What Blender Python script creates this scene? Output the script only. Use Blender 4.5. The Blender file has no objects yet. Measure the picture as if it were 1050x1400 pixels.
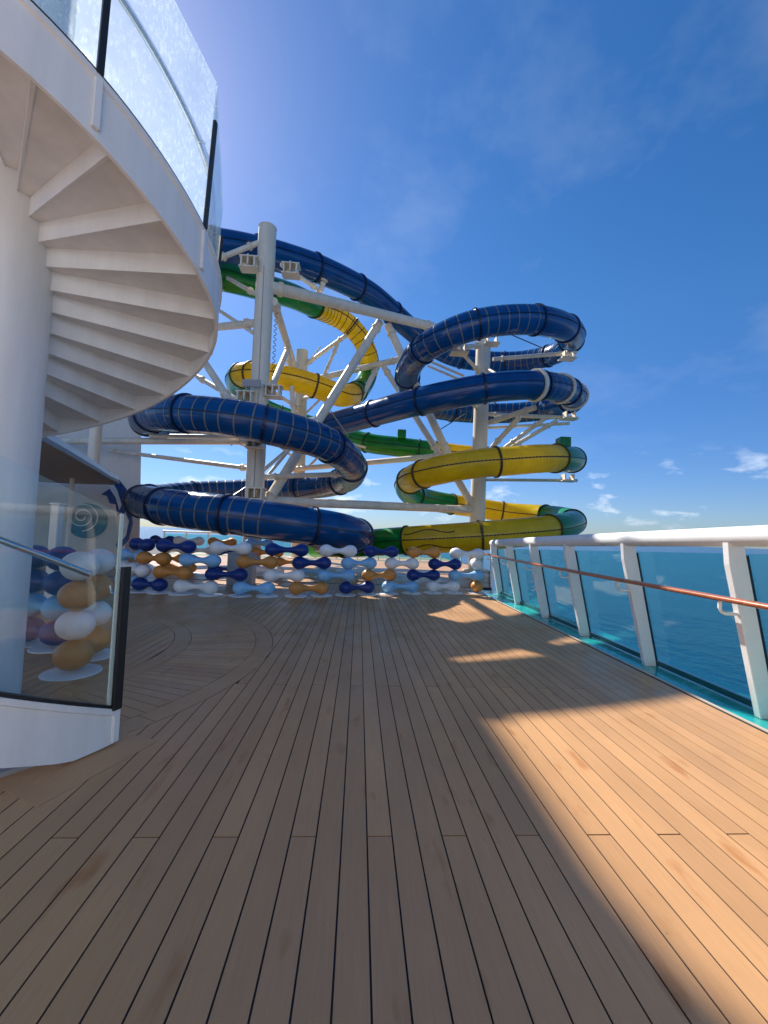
import bpy, bmesh, math, random
from mathutils import Vector, Matrix
random.seed(7)
sc = bpy.context.scene
col = sc.collection

# ---------------------------------------------------------------- camera
F, CXP, CYP, EYE = 570.0, 525.0, 700.0, 1.5          # focal length and centre in photo pixels, eye height in metres
d1 = Vector((491.0 - CXP, -(730.0 - CYP), -F)).normalized()     # ship's forward direction in camera axes
d2 = Vector((1.0, -0.036, 0.0))
upc = d2.cross(d1).normalized()
if upc.y < 0: upc = -upc
xc = d1.cross(upc)
W2C = Matrix((xc, d1, upc)).transposed()
C2W = W2C.transposed()
cam = bpy.data.cameras.new('camera'); camo = bpy.data.objects.new('camera', cam); col.objects.link(camo)
cam.sensor_fit = 'VERTICAL'; cam.sensor_height = 36.0; cam.lens = 36.0 * F / 1400.0
cam.clip_start = 0.05; cam.clip_end = 60000.0
camo.matrix_world = Matrix.Translation((0, 0, EYE)) @ C2W.to_4x4()
sc.camera = camo
sc.render.resolution_x, sc.render.resolution_y = 768, 1024

# ---------------------------------------------------------------- light
SUN = Vector((-0.63, 0.885, 1.0)).normalized()
world = bpy.data.worlds.new('World'); sc.world = world; world.use_nodes = True
nt = world.node_tree; N = nt.nodes; L = nt.links; N.clear()
out = N.new('ShaderNodeOutputWorld'); bg = N.new('ShaderNodeBackground')
sky = N.new('ShaderNodeTexSky'); sky.sky_type = 'NISHITA'; sky.sun_disc = False
sky.sun_elevation = math.asin(SUN.z); sky.sun_rotation = math.atan2(SUN.x, SUN.y)
sky.air_density = 1.0; sky.dust_density = 0.24; sky.ozone_density = 3.0; sky.altitude = 30
bg.inputs['Strength'].default_value = 0.090
hsv = N.new('ShaderNodeHueSaturation'); hsv.inputs['Saturation'].default_value = 1.31; L.new(sky.outputs[0], hsv.inputs['Color'])
tc = N.new('ShaderNodeTexCoord'); sep = N.new('ShaderNodeSeparateXYZ'); L.new(tc.outputs['Generated'], sep.inputs[0])
def wmath(op, a, b=None, clamp=False):
    m = N.new('ShaderNodeMath'); m.operation = op; m.use_clamp = clamp
    for i, v in enumerate((a, b)):
        if v is None: continue
        if isinstance(v, (int, float)): m.inputs[i].default_value = v
        else: L.new(v, m.inputs[i])
    return m.outputs[0]
def wramp(fac, stops):
    r = N.new('ShaderNodeValToRGB'); L.new(fac, r.inputs[0])
    for i, (p, c) in enumerate(stops):
        e = r.color_ramp.elements[i] if i < 2 else r.color_ramp.elements.new(p)
        e.position = p; e.color = (c, c, c, 1)
    return r.outputs[0]
zz = sep.outputs['Z']
# low cumulus along the whole horizon
mp = N.new('ShaderNodeMapping'); mp.inputs['Scale'].default_value = (1, 1, 2.3); mp.inputs['Location'].default_value = (2.37, 0.61, 0.0); L.new(tc.outputs['Generated'], mp.inputs[0])
n1 = N.new('ShaderNodeTexNoise'); n1.inputs['Scale'].default_value = 11.0; n1.inputs['Detail'].default_value = 7; n1.inputs['Roughness'].default_value = 0.55
L.new(mp.outputs[0], n1.inputs['Vector'])
n2 = N.new('ShaderNodeTexNoise'); n2.inputs['Scale'].default_value = 2.2; n2.inputs['Detail'].default_value = 2
L.new(mp.outputs[0], n2.inputs['Vector'])
low = wramp(n1.outputs[0], [(0.56, 0), (0.76, 1)])
lowmask = wramp(zz, [(0.02, 0.0), (0.065, 1.0), (0.13, 0.75), (0.20, 0.0)])
low = wmath('MULTIPLY', low, lowmask)
# thin high veil
den = wmath('ADD', wmath('MAXIMUM', zz, 0.0), 0.25)
px_ = wmath('DIVIDE', sep.outputs['X'], den); py_ = wmath('DIVIDE', sep.outputs['Y'], den)
cmb = N.new('ShaderNodeCombineXYZ'); L.new(px_, cmb.inputs[0]); L.new(py_, cmb.inputs[1])
n3 = N.new('ShaderNodeTexNoise'); n3.inputs['Scale'].default_value = 1.6; n3.inputs['Detail'].default_value = 6; n3.inputs['Roughness'].default_value = 0.6
L.new(cmb.outputs[0], n3.inputs['Vector'])
veil = wmath('MULTIPLY', wramp(n3.outputs[0], [(0.50, 0), (0.80, 1)]), wmath('MULTIPLY', wramp(zz, [(0.1, 0), (0.4, 1)]), 0.13))
cl = wmath('MAXIMUM', wmath('MULTIPLY', low, 0.85), veil, True)
mix = N.new('ShaderNodeMixRGB'); L.new(cl, mix.inputs[0]); hz = N.new('ShaderNodeValToRGB'); L.new(zz, hz.inputs[0])
hz.color_ramp.elements[0].position = 0.0; hz.color_ramp.elements[0].color = (0.42, 0.53, 0.80, 1); hz.color_ramp.elements[1].position = 0.45; hz.color_ramp.elements[1].color = (1.0, 0.93, 1.0, 1)
hm = N.new('ShaderNodeMixRGB'); hm.blend_type = 'MULTIPLY'; hm.inputs[0].default_value = 1.0; L.new(hsv.outputs[0], hm.inputs[1]); L.new(hz.outputs[0], hm.inputs[2])
L.new(hm.outputs[0], mix.inputs[1]); mix.inputs[2].default_value = (9.0, 9.3, 9.8, 1)
L.new(mix.outputs[0], bg.inputs['Color']); L.new(bg.outputs[0], out.inputs['Surface'])

sl = bpy.data.lights.new('sun', 'SUN'); sl.energy = 4.6; sl.angle = math.radians(0.55); sl.color = (1.0, 0.965, 0.90)
so = bpy.data.objects.new('sun', sl); col.objects.link(so); so.location = (-20, 40, 45)
so.rotation_euler = SUN.to_track_quat('Z', 'Y').to_euler()
sc.view_settings.view_transform = 'Standard'; sc.view_settings.look = 'None'
sc.view_settings.exposure = 0.72; sc.view_settings.gamma = 1.0; sc.view_settings.use_curve_mapping = False
sc.render.engine = 'CYCLES'
sc.cycles.max_bounces = 8; sc.cycles.transparent_max_bounces = 24

# ---------------------------------------------------------------- helpers
def ray(x, y): return C2W @ Vector((x - CXP, -(y - CYP), -F))
def ground(x, y, z=0.0):
    r = ray(x, y); return Vector((0, 0, EYE)) + r * ((z - EYE) / r.z)
def at(x, y, Y):
    r = ray(x, y); return Vector((0, 0, EYE)) + r * (Y / r.y)

class MB:
    def __init__(self): self.v = []; self.f = []
    def add(self, vs, fs):
        o = len(self.v); self.v += [tuple(p) for p in vs]; self.f += [tuple(i + o for i in f) for f in fs]; return self
    def box(self, c, s, rot=None):
        c = Vector(c); R = rot or Matrix.Identity(3); vs = []
        for x in (-.5, .5):
            for y in (-.5, .5):
                for z in (-.5, .5): vs.append(c + R @ Vector((x * s[0], y * s[1], z * s[2])))
        return self.add(vs, [(0, 1, 3, 2), (4, 6, 7, 5), (0, 4, 5, 1), (2, 3, 7, 6), (0, 2, 6, 4), (1, 5, 7, 3)])
    def prism(self, poly, z0, z1):
        n = len(poly)
        self.add([(p[0], p[1], z0) for p in poly] + [(p[0], p[1], z1) for p in poly],
                 [tuple(range(n - 1, -1, -1)), tuple(range(n, 2 * n))] + [(i, (i + 1) % n, n + (i + 1) % n, n + i) for i in range(n)])
        return self
    def sweep(self, pts, prof_fn, closed_ends=True):
        """pts: list of points; prof_fn(i)-> list of profile points (world)"""
        rings = [prof_fn(i) for i in range(len(pts))]; n = len(rings[0]); vs = [p for r in rings for p in r]; fs = []
        for i in range(len(rings) - 1):
            for j in range(n):
                a, b = i * n + j, i * n + (j + 1) % n; fs.append((a, b, b + n, a + n))
        if closed_ends: fs += [tuple(range(n - 1, -1, -1)), tuple(range((len(rings) - 1) * n, len(rings) * n))]
        return self.add(vs, fs)
    def pipe(self, pts, r, n=12, ends=True):
        pts = [Vector(p) for p in pts]
        def fr(i):
            t = (pts[min(i + 1, len(pts) - 1)] - pts[max(i - 1, 0)]).normalized()
            ref = Vector((0, 0, 1)) if abs(t.z) < 0.95 else Vector((0, 1, 0))
            s = t.cross(ref).normalized(); u = s.cross(t); rr = r[i] if isinstance(r, (list, tuple)) else r
            return [pts[i] + s * (rr * math.cos(a)) + u * (rr * math.sin(a)) for a in [2 * math.pi * k / n for k in range(n)]]
        return self.sweep(pts, fr, ends)
    def lathe(self, prof, c=(0, 0, 0), n=24):
        c = Vector(c); vs = []; fs = []; m = len(prof)
        for k in range(n):
            a = 2 * math.pi * k / n
            for r, z in prof: vs.append(c + Vector((r * math.cos(a), r * math.sin(a), z)))
        for k in range(n):
            for j in range(m - 1):
                a, b = k * m + j, ((k + 1) % n) * m + j; fs.append((a, b, b + 1, a + 1))
        return self.add(vs, fs)
    def build(self, name, mat, parent=None, smooth=0, bevel=0.0, fix=True):
        me = bpy.data.meshes.new(name); me.from_pydata(self.v, [], self.f)
        if fix:
            bm = bmesh.new(); bm.from_mesh(me); bmesh.ops.recalc_face_normals(bm, faces=bm.faces)
            if bevel: bmesh.ops.bevel(bm, geom=[e for e in bm.edges], offset=bevel, segments=1, affect='EDGES', clamp_overlap=True)
            bm.to_mesh(me); bm.free()
        me.materials.append(mat)
        if smooth:
            me.polygons.foreach_set('use_smooth', [True] * len(me.polygons))
            me.set_sharp_from_angle(angle=math.radians(smooth))
        o = bpy.data.objects.new(name, me); col.objects.link(o)
        if parent is not None: par(o, parent)
        return o
def par(o, p):
    o.parent = p
    o.matrix_parent_inverse = p.get('_w_') and Matrix.Identity(4) or Matrix.Translation(wloc(p)).inverted()
def wloc(o):
    l = Vector(o.location)
    if o.parent: l = Vector((0, 0, 0)) if o.type == 'MESH' and not o.location.length else l
    return l
def tag(o, label=None, cat=None, group=None, kind=None):
    if label: o['label'] = label
    if cat: o['category'] = cat
    if group: o['group'] = group
    if kind: o['kind'] = kind
    return o
def thing(name, loc, label, cat, group=None):
    o = bpy.data.objects.new(name, None); o.empty_display_size = 0.2; o.location = loc; col.objects.link(o)
    return tag(o, label, cat, group)

# ---------------------------------------------------------------- materials
def mat(name, base, rough=0.5, metal=0.0, noise=0.0, nscale=4.0, spec=0.5, coat=0.0, bump=0.0, bscale=60.0, rvar=0.0, streak=False, rnd=0.0):
    m = bpy.data.materials.new(name); m.use_nodes = True; t = m.node_tree; b = t.nodes['Principled BSDF']
    b.inputs['Base Color'].default_value = (*base, 1); b.inputs['Roughness'].default_value = rough; b.inputs['Metallic'].default_value = metal
    b.inputs['Specular IOR Level'].default_value = spec; b.inputs['Coat Weight'].default_value = coat; b.inputs['Coat Roughness'].default_value = 0.06
    g = t.nodes.new('ShaderNodeNewGeometry')
    if noise or rvar:
        mpn = t.nodes.new('ShaderNodeMapping'); mpn.inputs['Scale'].default_value = (1, 1, 0.12) if streak else (1, 1, 1)
        t.links.new(g.outputs['Position'], mpn.inputs[0])
        n = t.nodes.new('ShaderNodeTexNoise'); n.inputs['Scale'].default_value = nscale; n.inputs['Detail'].default_value = 6
        n.inputs['Roughness'].default_value = 0.62
        t.links.new(mpn.outputs[0], n.inputs['Vector'])
        if noise:
            r = t.nodes.new('ShaderNodeValToRGB'); r.color_ramp.elements[0].position = 0.33; r.color_ramp.elements[1].position = 0.68
            lo = tuple(c * (1 - noise) for c in base); hi = tuple(min(1, c * (1 + noise * 0.5)) for c in base)
            r.color_ramp.elements[0].color = (*lo, 1); r.color_ramp.elements[1].color = (*hi, 1)
            t.links.new(n.outputs[0], r.inputs[0]); src = r.outputs[0]
            if rnd:
                oi = t.nodes.new('ShaderNodeObjectInfo'); mr = t.nodes.new('ShaderNodeMapRange')
                mr.inputs['To Min'].default_value = 1 - rnd; mr.inputs['To Max'].default_value = 1 + rnd
                t.links.new(oi.outputs['Random'], mr.inputs['Value'])
                mm = t.nodes.new('ShaderNodeMixRGB'); mm.blend_type = 'MULTIPLY'; mm.inputs[0].default_value = 1
                t.links.new(src, mm.inputs[1]); t.links.new(mr.outputs[0], mm.inputs[2]); src = mm.outputs[0]
            t.links.new(src, b.inputs['Base Color'])
        if rvar:
            q = t.nodes.new('ShaderNodeMapRange'); q.inputs['From Min'].default_value = 0.3; q.inputs['From Max'].default_value = 0.7
            q.inputs['To Min'].default_value = max(0.02, rough - rvar); q.inputs['To Max'].default_value = rough + rvar
            t.links.new(n.outputs[0], q.inputs['Value']); t.links.new(q.outputs[0], b.inputs['Roughness'])
    if bump:
        n = t.nodes.new('ShaderNodeTexNoise'); n.inputs['Scale'].default_value = bscale; n.inputs['Detail'].default_value = 4
        t.links.new(g.outputs['Position'], n.inputs['Vector'])
        bp = t.nodes.new('ShaderNodeBump'); bp.inputs['Strength'].default_value = bump; bp.inputs['Distance'].default_value = 0.02
        t.links.new(n.outputs[0], bp.inputs['Height']); t.links.new(bp.outputs[0], b.inputs['Normal'])
    return m

def fibreglass(m, w):
    t = m.node_tree; b = t.nodes['Principled BSDF']; o = t.nodes['Material Output']
    tl = t.nodes.new('ShaderNodeBsdfTranslucent'); mx = t.nodes.new('ShaderNodeMixShader'); mx.inputs[0].default_value = w
    if b.inputs['Base Color'].links: t.links.new(b.inputs['Base Color'].links[0].from_socket, tl.inputs[0])
    t.links.new(b.outputs[0], mx.inputs[1]); t.links.new(tl.outputs[0], mx.inputs[2]); t.links.new(mx.outputs[0], o.inputs['Surface'])
    return m
def glass_mat(name, tint, refl=0.04, frost=0.0, frost_col=(0.9, 0.95, 0.97), fscale=60.0):
    m = bpy.data.materials.new(name); m.use_nodes = True; t = m.node_tree; t.nodes.clear(); n = t.nodes.new; l = t.links.new
    o = n('ShaderNodeOutputMaterial'); tr = n('ShaderNodeBsdfTransparent'); tr.inputs[0].default_value = (*tint, 1)
    gl = n('ShaderNodeBsdfGlossy'); gl.inputs['Roughness'].default_value = 0.02
    lw = n('ShaderNodeLayerWeight'); lw.inputs['Blend'].default_value = 0.5
    pw = n('ShaderNodeMath'); pw.operation = 'POWER'; pw.inputs[1].default_value = 5.0; l(lw.outputs['Facing'], pw.inputs[0])
    fr = n('ShaderNodeMath'); fr.operation = 'MULTIPLY_ADD'; fr.inputs[1].default_value = 0.9; fr.inputs[2].default_value = refl; l(pw.outputs[0], fr.inputs[0])
    last = tr.outputs[0]
    if frost:
        g = n('ShaderNodeNewGeometry')
        mp2 = n('ShaderNodeMapping'); mp2.inputs['Scale'].default_value = (1, 1, 0.45); l(g.outputs['Position'], mp2.inputs[0])
        a = n('ShaderNodeTexNoise'); a.inputs['Scale'].default_value = fscale; a.inputs['Detail'].default_value = 3; l(mp2.outputs[0], a.inputs['Vector'])
        c = n('ShaderNodeTexNoise'); c.inputs['Scale'].default_value = 2.5; c.inputs['Detail'].default_value = 4; l(g.outputs['Position'], c.inputs['Vector'])
        r = n('ShaderNodeValToRGB'); r.color_ramp.elements[0].position = 0.50; r.color_ramp.elements[0].color = (frost * .8,) * 3 + (1,)
        r.color_ramp.elements[1].position = 0.72; r.color_ramp.elements[1].color = (min(1, frost * 1.7),) * 3 + (1,)
        l(a.outputs[0], r.inputs[0])
        mu = n('ShaderNodeMath'); mu.operation = 'MULTIPLY'; l(r.outputs[0], mu.inputs[0])
        mr = n('ShaderNodeMapRange'); mr.inputs['From Min'].default_value = .3; mr.inputs['From Max'].default_value = .7
        mr.inputs['To Min'].default_value = .65; mr.inputs['To Max'].default_value = 1.25; l(c.outputs[0], mr.inputs['Value']); l(mr.outputs[0], mu.inputs[1])
        tl = n('ShaderNodeBsdfTranslucent'); tl.inputs[0].default_value = (*frost_col, 1)
        df = n('ShaderNodeBsdfDiffuse'); df.inputs[0].default_value = (*frost_col, 1)
        md = n('ShaderNodeMixShader'); md.inputs[0].default_value = 0.25; l(tl.outputs[0], md.inputs[1]); l(df.outputs[0], md.inputs[2])
        mx = n('ShaderNodeMixShader'); l(mu.outputs[0], mx.inputs[0]); l(tr.outputs[0], mx.inputs[1]); l(md.outputs[0], mx.inputs[2]); last = mx.outputs[0]
    m2 = n('ShaderNodeMixShader'); l(fr.outputs[0], m2.inputs[0]); l(last, m2.inputs[1]); l(gl.outputs[0], m2.inputs[2])
    l(m2.outputs[0], o.inputs['Surface']); return m

def plank_mat(name, base):
    m = bpy.data.materials.new(name); m.use_nodes = True; t = m.node_tree; b = t.nodes['Principled BSDF']; n = t.nodes.new; l = t.links.new
    g = n('ShaderNodeNewGeometry'); oi = n('ShaderNodeObjectInfo')
    def noise(scale, sv, det=5, rough=.6):
        mp = n('ShaderNodeMapping'); mp.inputs['Scale'].default_value = sv; l(g.outputs['Position'], mp.inputs[0])
        x = n('ShaderNodeTexNoise'); x.inputs['Scale'].default_value = scale; x.inputs['Detail'].default_value = det; x.inputs['Roughness'].default_value = rough
        l(mp.outputs[0], x.inputs['Vector']); return x.outputs[0]
    def ramp(f, a, b_, ca, cb):
        r = n('ShaderNodeValToRGB'); e = r.color_ramp.elements; e[0].position = a; e[1].position = b_
        e[0].color = (ca, ca, ca, 1) if isinstance(ca, float) else (*ca, 1); e[1].color = (cb, cb, cb, 1) if isinstance(cb, float) else (*cb, 1)
        l(f, r.inputs[0]); return r.outputs[0]
    def mul(a, b_, f=1.0):
        x = n('ShaderNodeMixRGB'); x.blend_type = 'MULTIPLY'; x.inputs[0].default_value = f; l(a, x.inputs[1]); l(b_, x.inputs[2]); return x.outputs[0]
    rgb = n('ShaderNodeRGB'); rgb.outputs[0].default_value = (*base, 1)
    grain = ramp(noise(90, (1, .04, 1), 4), .3, .7, .93, 1.05)
    blot = ramp(noise(1.1, (1, .45, 1), 5), .35, .7, .86, 1.08)
    stain = ramp(noise(7.5, (1, .30, 1), 3, .5), .62, .74, (1., 1., 1.), (.80, .66, .50))
    dots = ramp(noise(30, (1, .6, 1), 2, .5), .74, .79, 1.0, .72)
    mr = n('ShaderNodeMapRange'); mr.inputs['To Min'].default_value = .89; mr.inputs['To Max'].default_value = 1.08; l(oi.outputs['Random'], mr.inputs['Value'])
    c = mul(mul(mul(mul(rgb.outputs[0], grain), blot), stain), dots); c = mul(c, mr.outputs[0])
    l(c, b.inputs['Base Color'])
    rr = n('ShaderNodeMapRange'); rr.inputs['From Min'].default_value = .3; rr.inputs['From Max'].default_value = .7; rr.inputs['To Min'].default_value = .28; rr.inputs['To Max'].default_value = .52
    l(noise(2.3, (1, .6, 1), 4), rr.inputs['Value']); l(rr.outputs[0], b.inputs['Roughness'])
    b.inputs['Specular IOR Level'].default_value = .5
    bp = n('ShaderNodeBump'); bp.inputs['Strength'].default_value = .25; bp.inputs['Distance'].default_value = .004
    l(noise(160, (1, .05, 1), 4), bp.inputs['Height']); l(bp.outputs[0], b.inputs['Normal'])
    return m

M_PLANK = plank_mat('composite_plank', (0.56, 0.297, 0.128))
M_CAULK = mat('caulk', (0.010, 0.008, 0.013), 0.8)
M_TEAL = mat('teal_paint', (0.02, 0.42, 0.38), 0.22, noise=.25, nscale=3, coat=.3, rvar=.1)
M_DTEAL = mat('dark_teal_channel', (0.008, 0.10, 0.10), 0.3)
M_EDGE = mat('deck_edging', (0.55, 0.45, 0.34), 0.5)
M_WHITE = mat('white_paint', (0.80, 0.80, 0.79), 0.38, noise=.05, nscale=2.2, bump=.12, bscale=120)
M_STAIR = mat('stair_white', (0.78, 0.79, 0.80), 0.42, noise=.09, streak=True, nscale=5, bump=.10, bscale=70)
M_STEEL = mat('steel_cream', (0.84, 0.73, 0.57), 0.45, noise=.14, nscale=3.0, streak=True, bump=.1, bscale=50)
M_RAILW = mat('rail_white', (0.80, 0.79, 0.76), 0.5, noise=.05, nscale=5, bump=.25, bscale=160)
M_BLACK = mat('black_gasket', (0.012, 0.012, 0.014), 0.45)
M_DARK = mat('dark_metal', (0.025, 0.027, 0.035), 0.35, metal=.4)
M_SS = mat('stainless', (0.55, 0.57, 0.60), 0.22, metal=1.0)
M_WOOD = mat('varnished_teak', (0.42, 0.12, 0.042), 0.28, noise=.35, nscale=25, coat=.6)
M_BLUE = fibreglass(mat('slide_blue', (0.0004, 0.082, 0.28), 0.2, noise=.22, nscale=1.2, coat=.15, rvar=.07, rnd=.08), .22)
M_BLUEF = mat('slide_blue_flange', (0.003, 0.012, 0.05), 0.35)
M_GOLD = mat('slide_stripe', (0.20, 0.19, 0.155), 0.35)
M_YEL = fibreglass(mat('slide_yellow', (0.86, 0.64, 0.02), 0.22, noise=.16, nscale=1.4, coat=.3, rvar=.06, rnd=.06), .5)
M_GRN = fibreglass(mat('slide_green', (0.010, 0.27, 0.035), 0.22, noise=.25, nscale=1.5, coat=.12, rvar=.06, rnd=.08), .24)
M_SEAMY = mat('slide_seam_brown', (0.07, 0.045, 0.012), 0.6)
M_SEAMG = mat('slide_seam_green', (0.004, 0.04, 0.014), 0.5)
M_GLASST = glass_mat('teal_glass', (0.62, 0.93, 0.92))
M_GLASSC = glass_mat('clear_glass', (0.93, 0.965, 0.965), frost=.014, fscale=30)
M_GLASSF = glass_mat('salt_spotted_glass', (0.88, 0.95, 0.97), frost=.22, fscale=42)
M_NAVY = mat('block_navy', (0.003, 0.028, 0.19), 0.42, noise=.1, nscale=9, bump=.05, bscale=90, rnd=.08)
M_ORG = mat('block_orange', (0.62, 0.26, 0.055), 0.45, noise=.1, nscale=9, bump=.05, bscale=90, rnd=.08)
M_LBL = mat('block_light_blue', (0.24, 0.50, 0.78), 0.45, noise=.1, nscale=9, bump=.05, bscale=90, rnd=.08)
M_WHT = mat('block_white', (0.80, 0.80, 0.79), 0.45, noise=.08, nscale=9, bump=.05, bscale=90, rnd=.05)
M_GREY = mat('grey_cabinet', (0.36, 0.37, 0.40), 0.5, noise=.1)
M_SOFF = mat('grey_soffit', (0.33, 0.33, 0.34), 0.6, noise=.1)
M_CREAM = mat('cream_wall', (0.74, 0.71, 0.66), 0.5, noise=.08, nscale=1.2)
M_WAVE = mat('mural_blue', (0.006, 0.06, 0.26), 0.4, noise=.3, nscale=6)
M_SWIRL = mat('mural_teal', (0.01, 0.19, 0.30), 0.4, noise=.4, nscale=9)
M_SPLASH = mat('mural_white', (0.75, 0.79, 0.82), 0.45)

# ---------------------------------------------------------------- sea
def sea_mat():
    m = bpy.data.materials.new('sea_water'); m.use_nodes = True; t = m.node_tree; b = t.nodes['Principled BSDF']; n = t.nodes.new; l = t.links.new
    b.inputs['Base Color'].default_value = (0.008, 0.055, 0.115, 1); b.inputs['Roughness'].default_value = 0.22; b.inputs['IOR'].default_value = 1.33
    g = n('ShaderNodeNewGeometry'); hs = []
    for s, w in ((0.035, 1.0), (0.16, .5), (0.7, .22)):
        mp = n('ShaderNodeMapping'); mp.inputs['Scale'].default_value = (1, .55, 1); mp.inputs['Rotation'].default_value = (0, 0, .5); l(g.outputs['Position'], mp.inputs[0])
        x = n('ShaderNodeTexNoise'); x.inputs['Scale'].default_value = s; x.inputs['Detail'].default_value = 4; l(mp.outputs[0], x.inputs['Vector'])
        y = n('ShaderNodeMath'); y.operation = 'MULTIPLY'; y.inputs[1].default_value = w; l(x.outputs[0], y.inputs[0]); hs.append(y.outputs[0])
    a = n('ShaderNodeMath'); l(hs[0], a.inputs[0]); l(hs[1], a.inputs[1]); c = n('ShaderNodeMath'); l(a.outputs[0], c.inputs[0]); l(hs[2], c.inputs[1])
    bp = n('ShaderNodeBump'); bp.inputs['Strength'].default_value = .9; bp.inputs['Distance'].default_value = 2.2; l(c.outputs[0], bp.inputs['Height']); l(bp.outputs[0], b.inputs['Normal'])
    return m
tag(MB().add([(-40000, -40000, -38), (40000, -40000, -38), (40000, 40000, -38), (-40000, 40000, -38)], [(0, 1, 2, 3)]).build('sea', sea_mat(), fix=False), kind='structure')

# ---------------------------------------------------------------- deck
XE = 3.40                                  # inboard edge of the waterway
deck = MB().prism([(-16, -10.9), (XE, -10.9), (XE, 12.6), (4.1, 12.6), (6.1, 18.9), (6.3, 20.2), (6.3, 30), (-16, 30)], -0.30, -0.0035).build('deck', M_CAULK)
tag(deck, kind='structure')
PW, GAP = 0.1256, 0.0078; X0 = 0.098       # plank pitch, seam, one seam position
RC = Vector((-4.5, 5.12)); R1, R2, R3, R4 = 3.46, 3.24, 2.41, 2.20
ZT, ZB = 0.0, -0.014
def plank(poly, name='plank', z=0.0):
    # top face with slightly eased edges
    cx = sum(p[0] for p in poly) / len(poly); cy = sum(p[1] for p in poly) / len(poly)
    o = MB().prism([(p[0] - cx, p[1] - cy) for p in poly], ZB + z, ZT + z).build(name, M_PLANK, fix=True)
    o.location = (cx, cy, 0); o.parent = deck
    return o
far_stuff = MB()
def circ_y(x, R, s):
    q = R * R - (x - RC.x) ** 2
    return RC.y + s * math.sqrt(q) if q > 0 else None
def yplank(a, b, y0, y1, R, inside=False, sink=None):
    """plank between x=a..b, y0..y1, cut against the circle R (outside or inside of it)"""
    xs = [a + (b - a) * k / 4 for k in range(5)]
    lo = [circ_y(x, R, -1) for x in xs]; hi = [circ_y(x, R, 1) for x in xs]
    segs = []
    if inside:
        if all(v is None for v in lo): return
        segs = [([y1 if v is None else max(y0, v) for v in lo], [y0 if v is None else min(y1, v) for v in hi])]
    elif all(v is None for v in lo): segs = [([y0] * 5, [y1] * 5)]
    else:
        lo = [RC.y if v is None else v for v in lo]; hi = [RC.y if v is None else v for v in hi]
        segs = [([y0] * 5, [min(y1, v) for v in lo]), ([max(y0, v) for v in hi], [y1] * 5)]
    for A, B in segs:
        ok = [k for k in range(5) if B[k] - A[k] > .004]
        if len(ok) < 2 or max(B[k] - A[k] for k in ok) < .03: continue
        k0, k1 = ok[0], ok[-1]
        if all(v == A[0] for v in A) and all(v == B[0] for v in B):
            poly = [(a, A[0]), (b, A[0]), (b, B[0]), (a, B[0])]
        else:
            poly = [(xs[k], A[k]) for k in range(k0, k1 + 1)] + [(xs[k], B[k]) for k in range(k1, k0 - 1, -1)]
        if sink is None: plank(poly)
        else: sink.prism(poly, ZB, ZT)
ROW = 2.07; YJ = 2.16                      # rows of butt joints
i0 = int(math.floor((-11 - X0) / PW)); i1 = int(math.floor((XE - X0) / PW))
for i in range(i0, i1 + 1):
    a = X0 + i * PW + GAP / 2; b = X0 + (i + 1) * PW - GAP / 2
    if b > XE: b = XE - .004
    if b - a < .03: continue
    ph = (i + 300) % 3                     # a plank in three has its joint in each row
    js = [YJ + ROW * r for r in range(-4, 6) if (r + ph) % 3 == 0]
    ys = [-5.0] + [j for j in js if -4.5 < j < 10.9] + [11.4]
    for y0, y1 in zip(ys, ys[1:]):
        y0 += .0042; y1 -= .0042
        vis = y1 > 1.0 and (a > -3.6 or (a > -5.9 and y1 > 8.5)) and not (y1 < 2.3 and (a < -1.9))
        yplank(a, b, y0, y1, R1 + .004, sink=None if vis else far_stuff)
    yplank(a, b, 11.406, 12.58, .1, sink=far_stuff)
for i in range(int((-11 - X0) / PW), int((6.2 - X0) / PW)):
    a = X0 + i * PW + GAP / 2; b = a + PW - GAP
    y = 12.6 - (i % 3) * 1.7
    for k in range(7):
        y0 = max(12.62, y + .003, 12.7 + max(0, b - 4.1) * 3.2); y1 = y + 4.2 - .003; y += 4.2
        if y1 > y0 + .1 and y0 < 29: far_stuff.prism([(a, y0), (b, y0), (b, min(y1, 29.5)), (a, min(y1, 29.5))], ZB, ZT)
for i in range(int((RC.x - R4 - X0) / PW), int((RC.x + R4 - X0) / PW) + 1):     # planks inside the inner ring
    a = X0 + i * PW + GAP / 2; b = a + PW - GAP
    yplank(a, b, 0, 12, R4 - .004, inside=True, sink=None if a > -4.3 else far_stuff)
def arc_piece(ra, rb, t0, t1, n, sink=None):
    po = [(RC.x + rb * math.cos(t0 + (t1 - t0) * k / n), RC.y + rb * math.sin(t0 + (t1 - t0) * k / n)) for k in range(n + 1)]
    pi_ = [(RC.x + ra * math.cos(t0 + (t1 - t0) * k / n), RC.y + ra * math.sin(t0 + (t1 - t0) * k / n)) for k in range(n, -1, -1)]
    if sink is None: plank(po + pi_)
    else: sink.prism(po + pi_, ZB, ZT)
for ra, rb in ((R2, R1), (R4, R3)):
    for k in range(12):
        t0 = -math.pi + 2 * math.pi * k / 12; arc_piece(ra + .003, rb - .003, t0 + .001, t0 + 2 * math.pi / 12 - .001, 14)
nr = 162
for k in range(nr):
    t0 = 2 * math.pi * k / nr; t1 = 2 * math.pi * (k + 1) / nr; tm = ((t0 + math.pi) % (2 * math.pi)) - math.pi
    g = GAP / 2
    q = []
    for r, s in ((R3 + .003, 1), (R2 - .003, 1), (R2 - .003, -1), (R3 + .003, -1)):
        t = (t0 + g / r) if s > 0 else (t1 - g / r); q.append((RC.x + r * math.cos(t), RC.y + r * math.sin(t)))
    if -1.25 < tm < .62: plank(q)
    else: far_stuff.prism(q, ZB, ZT)
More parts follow.
